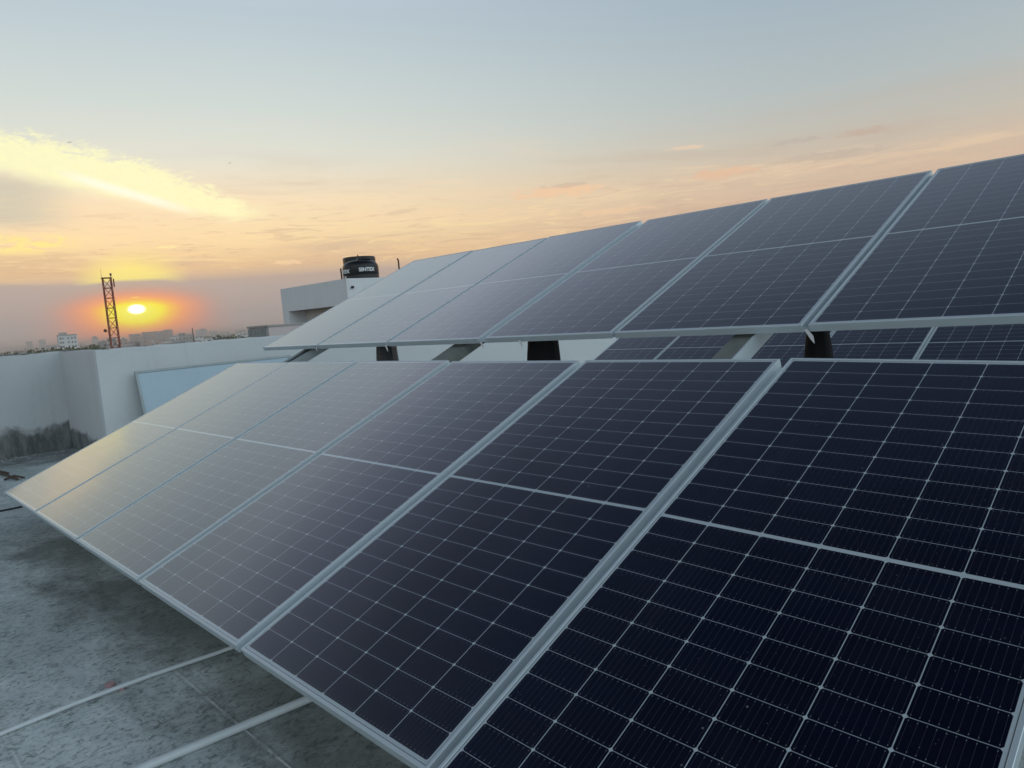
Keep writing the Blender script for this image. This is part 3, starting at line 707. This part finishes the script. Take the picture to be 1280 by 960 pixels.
def red_block(x0, y0, rz, s, label):
    rnd = random.Random(int(s * 1000)); bm = bmesh.new()
    bmesh.ops.create_cube(bm, size=1); bmesh.ops.subdivide_edges(bm, edges=bm.edges[:], cuts=2, use_grid_fill=True)
    for v in bm.verts: v.co = Vector((v.co.x * s, v.co.y * s * .6, (v.co.z + .5) * s * .42)) + Vector([rnd.uniform(-.06, .06) * s for _ in range(3)]) * (1 if v.co.z > -.4 else .3)
    zmin = min(v.co.z for v in bm.verts)
    for v in bm.verts: v.co.z -= zmin
    w = MB(); w.bm.free(); w.bm = bm
    o = w.build('red_chip', M_red, loc=(x0, y0, FZ)); o.rotation_euler = (0, 0, rz)
    return tag(o, label, 'brick chip', 'red chips beside the conduit')
red_block(3.755, -.24, .5, .038, 'pinkish red chip lying left of the thin conduit pipe')
red_block(3.828, -.215, -.3, .034, 'dark red chip lying right of the thin conduit pipe')
b = MB(); b.path([(-1.05, -3, FZ + .009), (-1.07, -1.2, FZ + .009), (-1.03, -.4, FZ + .009), (-1.058, .09, FZ + .009), (-1.05, .285, FZ + .009), (-.98, .8, FZ + .009), (-.9, 1.6, FZ + .009)], .009, 8)
tag(b.build('black_cable', M_black), 'black cable on the roof running under the left end of the near panels', 'cable')
rd = empty('iron_rod', (0, 0, 0)); tag(rd, 'rusty iron rod with bent ends lying on the roof at the left edge', 'rod')
b = MB(); b.path([(-3.85, .46, FZ + .02), (-3.4, .50, FZ + .022), (-2.84, .54, FZ + .02)], .016, 8); b.build('bar', M_rust, rd)
b = MB(); b.path([(-3.02, .44, FZ + .012), (-2.96, .53, FZ + .05), (-2.90, .62, FZ + .012)], .012, 8); b.build('hook', M_rust, rd)
b = MB(); b.path([(-3.66, .40, FZ + .012), (-3.62, .48, FZ + .05), (-3.5, .56, FZ + .012)], .012, 8); b.build('hook', M_rust, rd)

# ------------------------------------------------------------------ city beyond
def at(a, d): return CAM.x - d * math.sin(R(a)), CAM.y + d * math.cos(R(a))
def ztop(e, d): return CAM.z + d * math.tan(R(e))
GZ = -14.0
def building(a0, a1, e, d, mtl, label, group=None, extras=(), turn=0.0, depth=None):
    """block of flats at its real distance; a0 is its left edge azimuth, a1 its right edge"""
    w = d * 2 * math.tan(R(abs(a0 - a1) / 2)); am = (a0 + a1) / 2
    cx, cy = at(am, d); h = ztop(e, d) - GZ; dp = depth or max(6, w * .7)
    o = empty('apartment_block', (cx, cy, GZ), (0, 0, R(am + turn)))
    tag(o, label, 'building', group)
    b = MB(); b.box(-w / 2, w / 2, 0, dp, 0, h - .9); b.build('wall', mtl, o)
    b = MB(); t = .3
    b.box(-w / 2 - .1, w / 2 + .1, -.1, t, h - .9, h); b.box(-w / 2 - .1, w / 2 + .1, dp - t, dp + .1, h - .9, h)
    b.box(-w / 2 - .1, -w / 2 + t, t, dp - t, h - .9, h); b.box(w / 2 - t, w / 2 + .1, t, dp - t, h - .9, h)
    b.build('roof_parapet', M_conc, o)
    for (fx, fw, hh) in extras:
        b = MB(); b.box(w * (fx - fw / 2), w * (fx + fw / 2), dp * .3, dp * .7, h - .9, h + hh); b.build('stair_tower', M_conc, o)
    return o, w, h
# nearest recognisable blocks
o, w, h = building(77.94, 76.84, .80, 598, simple('white_render', (.60, .60, .60), .85, 0, .1, .3), 'white apartment block with rows of small windows left of the red tower', extras=((-.2, .4, 1.6),), turn=6)
wn0 = None
for r in range(6):
    for cx in (-.40, -.27, .02, .22, .38):
        if wn0 is None:
            b = MB(); b.box(-.5, .5, -.06, -.004, -.6, .6); wn0 = b.build('window', M_dark, o); k = wn0
        else:
            k = wn0.copy(); col.objects.link(k); k.parent = o
        k.location = (w * cx, 0, h - 2.6 - r * 2.9)
building(75.68, 75.13, .17, 552, F_grey, 'low grey block with banded floors just left of the foot of the tower')
building(75.10, 74.55, .34, 542, F_grey, 'grey block directly behind the foot of the red tower')
building(74.35, 73.85, .20, 690, F_pink, 'small pinkish block just right of the foot of the tower', extras=((0, .3, 1.4),))
building(73.40, 72.35, .20, 758, F_pink, 'reddish block with two floors under the setting sun', extras=((.2, .25, 1.6),))
building(72.15, 71.20, .13, 804, F_pink, 'pinkish block right of the sun with a raised stair tower', extras=((-.2, .35, 3.2),))
building(71.06, 70.62, .14, 713, F_white, 'small whitish narrow block left of the dark twin blocks')
building(70.56, 70.15, .31, 690, F_grey, 'dark grey block with columns beside the thin mast')
building(70.12, 69.68, .13, 690, F_grey, 'lower dark grey block right of the dark columned block')
building(69.55, 68.95, -.02, 644, F_white, 'low white house right of the thin mast')
building(68.90, 68.15, -.16, 529, F_white, 'low white house with dark windows near the middle of the skyline')
building(66.42, 65.95, .17, 965, F_pale, 'small pale block at the left of the brick block')
# hazy middle distance
building(73.73, 72.98, .50, 1250, F_pink, 'long hazy slab under the sun, its shorter left section', depth=60)
building(72.93, 70.93, .57, 1300, F_pink, 'long hazy slab right of the sun, its longer right section', depth=60, extras=((.35, .3, 1.5),))
building(69.42, 68.66, .44, 1400, F_pale, 'broad pale hazy block right of the thin mast', depth=60, extras=((.1, .5, 2),))
building(68.52, 67.96, .26, 1100, F_pale, 'hazy block right of the broad pale hazy block', depth=40)
building(67.85, 67.2, .12, 1500, F_pale, 'low hazy block left of the dark trees', depth=40)
building(79.78, 79.43, .52, 1500, F_pale, 'hazy square block above the trees at the left edge', depth=30)
building(79.06, 78.68, .57, 1450, F_pale, 'hazy taller block left of the white apartment block', depth=30)
building(76.02, 75.62, .44, 1300, F_pale, 'hazy block with rounded roof shape left of the tower', depth=40, extras=((0, .6, 2.4),))
rs = random.Random(11)
for i in range(90):
    d = rs.uniform(700, 2000); a = rs.uniform(62, 84); wd = rs.uniform(.15, .55)
    building(a + wd / 2, a - wd / 2, rs.uniform(-.10, .26) if d > 1100 else rs.uniform(-.35, .05), d, [F_white, F_pale, F_pink, F_grey][rs.randrange(4)],
             'small hazy block among many in the far low skyline', 'small hazy blocks of the far skyline', turn=rs.uniform(-25, 25), depth=18)
for i in range(44):
    d = rs.uniform(260, 620); a = rs.uniform(62, 84); wd = rs.uniform(.3, .8)
    building(a + wd / 2, a - wd / 2, rs.uniform(-.50, -.08), d, [F_white, F_pale, F_pink, F_grey][rs.randrange(4)],
             'low house among many just above the parapet top', 'low houses just above the parapet', turn=rs.uniform(-25, 25), depth=9)
# thin mast
cx, cy = at(69.62, 320)
o = empty('mast', (cx, cy, GZ)); tag(o, 'thin dark mast rising above the skyline right of the sun', 'mast')
MB().tube((0, 0, 0), (0, 0, ztop(.62, 320) - GZ), .35, .18, 8).build('pole', M_rust, o)
b = MB(); b.box(-.6, .6, -.06, .06, 15.2, 15.4); b.build('crossarm', M_rust, o)

# lattice tower
cx, cy = at(74.63, 110)
tw = empty('lattice_tower', (cx, cy, GZ), (0, 0, R(74.63 + 8))); tag(tw, 'red lattice telecom tower left of the sun', 'tower')
H = ztop(4.45, 110) - GZ
ws = lambda zz: .56 - .08 * zz / H
for sxx in (-1, 1):
    for syy in (-1, 1):
        MB().tube((sxx * ws(0), syy * ws(0), 0), (sxx * ws(H), syy * ws(H), H), .07, .06, 6).build('leg', M_tower, tw)
n = 18; b1 = MB(); b2 = MB()
for i in range(n):
    za, zb = H * i / n, H * (i + 1) / n; wa, wb = ws(za), ws(zb)
    ca = [(-wa, -wa), (wa, -wa), (wa, wa), (-wa, wa)]; cb = [(-wb, -wb), (wb, -wb), (wb, wb), (-wb, wb)]
    for k in range(4):
        j = (k + 1) % 4
        b2.tube((*cb[k], zb), (*cb[j], zb), .046, n=5)
        if (i + k) % 2: b1.tube((*ca[k], za), (*cb[j], zb), .038, n=5)
        else: b1.tube((*ca[j], za), (*cb[k], zb), .038, n=5)
b1.build('bracing', M_tower, tw); b2.build('rungs', M_tower, tw)
b = MB(); b.box(-.62, .62, -.62, .62, H, H + .06); b.build('top_platform', M_tower, tw)
MB().tube((-.55, 0, H), (-.57, 0, H + 1.15), .022, .014, 6).build('whip_antenna', M_rust, tw)
b = MB(); b.tube((.52, 0, H - .3), (.52, 0, H + .5), .04, n=6); b.box(.42, .64, -.1, .1, H + .3, H + .62); b.build('antenna', M_rust, tw)
b = MB(); b.tube((.5, 0, H - .9), (.78, 0, H - .9), .025, n=5); b.box(.72, .86, -.08, .08, H - 1.2, H - .1); b.build('panel_antenna', M_tower, tw)
zd = ztop(.86, 110) - GZ
b = MB(); b.lathe([(.02, 0), (.2, .04), (.22, .10), (.22, .12), (.2, .07), (.02, .03)], 16); d_ = b.build('dish', M_rust, tw, loc=(-.95, -.1, zd)); d_.rotation_euler = (R(80), 0, R(-30))
b = MB(); b.tube((-.5, 0, zd - .3), (-.95, -.05, zd), .035, n=5); b.build('dish_arm', M_tower, tw)

# trees
def tree_proto(seed, h, w):
    rnd = random.Random(seed); o = empty('tree')
    bt = MB(); bt.tube((0, 0, 0), (.1, 0, h * .5), .28, .16, 8)
    lob = []
    for i in range(6):
        a = rnd.uniform(0, 6.28); rr = rnd.uniform(.25, .6) * w; zz = h * rnd.uniform(.5, .8)
        e = (rr * math.cos(a), rr * math.sin(a), zz); bt.tube((.1, 0, h * rnd.uniform(.3, .5)), e, .12, .04, 5); lob.append((Vector(e), rnd.uniform(.35, .6) * w))
    lob.append((Vector((0, 0, h * .82)), .5 * w))
    bt.build('trunk', M_trunk, o)
    bm = bmesh.new()
    for c_, r0 in lob:
        for _ in range(170):
            v = Vector([rnd.gauss(0, 1) for _ in range(3)]).normalized() * r0 * rnd.uniform(.55, 1.08); v.z *= .7
            p = c_ + v; s = rnd.uniform(.16, .38)
            q = Vector([rnd.gauss(0, 1) for _ in range(3)]).normalized(); e1 = q.orthogonal().normalized(); e2 = q.cross(e1)
            bm.faces.new([bm.verts.new(p + e1 * s + e2 * s * .3), bm.verts.new(p + e2 * s), bm.verts.new(p - e1 * s - e2 * s * .2), bm.verts.new(p - e2 * s * .9)])
    w_ = MB(); w_.bm.free(); w_.bm = bm; bm.normal_update()
    me = bpy.data.meshes.new('crown'); bm.to_mesh(me); bm.free(); me.materials.append(M_leaf)
    k = bpy.data.objects.new('crown', me); col.objects.link(k); k.parent = o
    return o
protos = [tree_proto(3, 10, 4.6), tree_proto(5, 10, 5.6), tree_proto(8, 10, 3.8)]
used = [False] * 3
def tree(a, e, d, k, label, group):
    o = protos[k] if not used[k] else copy_tree(protos[k]); used[k] = True
    cx, cy = at(a, d); o.location = (cx, cy, GZ); s = (ztop(e, d) - GZ) / 10.6
    o.scale = (s * .9, s * .9, s); o.rotation_euler = (0, 0, rs.uniform(0, 6))
    tag(o, label, 'tree', group)
for i, (a, e, d) in enumerate([(81.3, .02, 150), (80.75, .16, 165), (80.3, .02, 150), (79.7, .19, 190), (79.2, .22, 170), (78.7, .17, 190), (78.3, .08, 175), (78.05, .14, 230),
                               (82.2, .1, 160), (83, .2, 170), (80.95, .08, 180), (80.0, .14, 200), (79.45, .10, 160), (78.95, .2, 210), (78.5, .12, 160)]):
    tree(a, e, d, i % 3, 'dark tree in the clump at the left edge above the parapet', 'dark trees at the left edge')
for i, (a, e, d) in enumerate([(77.75, .22, 220), (77.45, .17, 215), (77.15, .22, 225), (76.8, .12, 230), (76.45, .20, 240), (76.1, .22, 235), (75.85, .12, 240)]):
    tree(a, e, d, (i + 1) % 3, 'brownish tree in front of the white apartment block or between it and the tower', 'trees around the white apartment block')
for i, (a, e, d) in enumerate([(68.3, .0, 260), (67.75, .12, 280), (67.3, .13, 270), (66.9, .05, 260), (66.5, .0, 265), (66.1, -.02, 270), (65.7, -.06, 270), (65.3, -.06, 260)]):
    tree(a, e, d, i % 3, 'dark tree in the line left of the brick block', 'trees left of the brick block')
for i in range(30):
    a = 75.6 - i * .26 + rs.uniform(-.1, .1)
    tree(a, rs.uniform(-.36, -.2), rs.uniform(170, 230), i % 3, 'low tree just above the parapet under the sun', 'low trees under the sun')
# far tree belt that reads as one mass
bm = bmesh.new()
for i in range(5200):
    d = rs.uniform(900, 1700); a = rs.uniform(58, 88); cx, cy = at(a, d); zz = GZ + rs.uniform(1, 13); s = rs.uniform(1.2, 3.0)
    p = Vector((cx, cy, zz)); q = Vector([rs.gauss(0, 1) for _ in range(3)]).normalized(); e1 = q.orthogonal().normalized(); e2 = q.cross(e1)
    bm.faces.new([bm.verts.new(p + e1 * s), bm.verts.new(p + e2 * s), bm.verts.new(p - e1 * s), bm.verts.new(p - e2 * s)])
me = bpy.data.meshes.new('distant_trees'); bm.to_mesh(me); bm.free(); me.materials.append(M_leaf)
k = bpy.data.objects.new('distant_trees', me); col.objects.link(k); tag(k, 'hazy belt of distant trees between the far blocks', 'trees', kind='stuff')

# two birds in the sky
def bird(a, e, d, label):
    cx, cy = at(a, d); o = empty('bird', (cx, cy, ztop(e, d)), (0, 0, rs.uniform(0, 6))); tag(o, label, 'bird')
    b = MB(); b.lathe([(.004, -.17), (.03, -.12), (.055, 0), (.045, .08), (.03, .12), (.035, .15), (.012, .19)], 10)
    bo = b.build('body', M_bird, o); bo.rotation_euler = (R(90), 0, 0)
    for s in (-1, 1):
        bm = bmesh.new(); P = [(.03 * s, .07, .02), (.22 * s, .10, .09), (.42 * s, -.02, .06), (.2 * s, -.06, .08), (.03 * s, -.06, .02)]
        A = [bm.verts.new(p) for p in P]; B = [bm.verts.new((p[0], p[1], p[2] - .012)) for p in P]
        bm.faces.new(A); bm.faces.new(B[::-1])
        for i in range(5): bm.faces.new([A[i], A[(i + 1) % 5], B[(i + 1) % 5], B[i]])
        w = MB(); w.bm.free(); w.bm = bm; w.build('wing', M_bird, o)
bird(75.72, 13.3, 150, 'tiny dark bird flying over the yellow cloud at the left')
bird(65.79, 12.13, 165, 'tiny dark bird flying above the right end of the yellow cloud')

# ------------------------------------------------------------------ evening haze over the city
HAZE = 0.00065
if HAZE:
    b = MB(); b.box(-3500, 500, -1500, 3500, -15.5, 13.0)
    mt = bpy.data.materials.new('evening_haze'); mt.use_nodes = True; t = mt.node_tree; t.nodes.clear()
    pv = t.nodes.new('ShaderNodeVolumePrincipled'); pv.inputs['Color'].default_value = (.93, .86, .82, 1); pv.inputs['Density'].default_value = HAZE; pv.inputs['Anisotropy'].default_value = 0.3
    ou = t.nodes.new('ShaderNodeOutputMaterial'); t.links.new(pv.outputs[0], ou.inputs['Volume'])
    tag(b.build('haze', mt), kind='stuff')
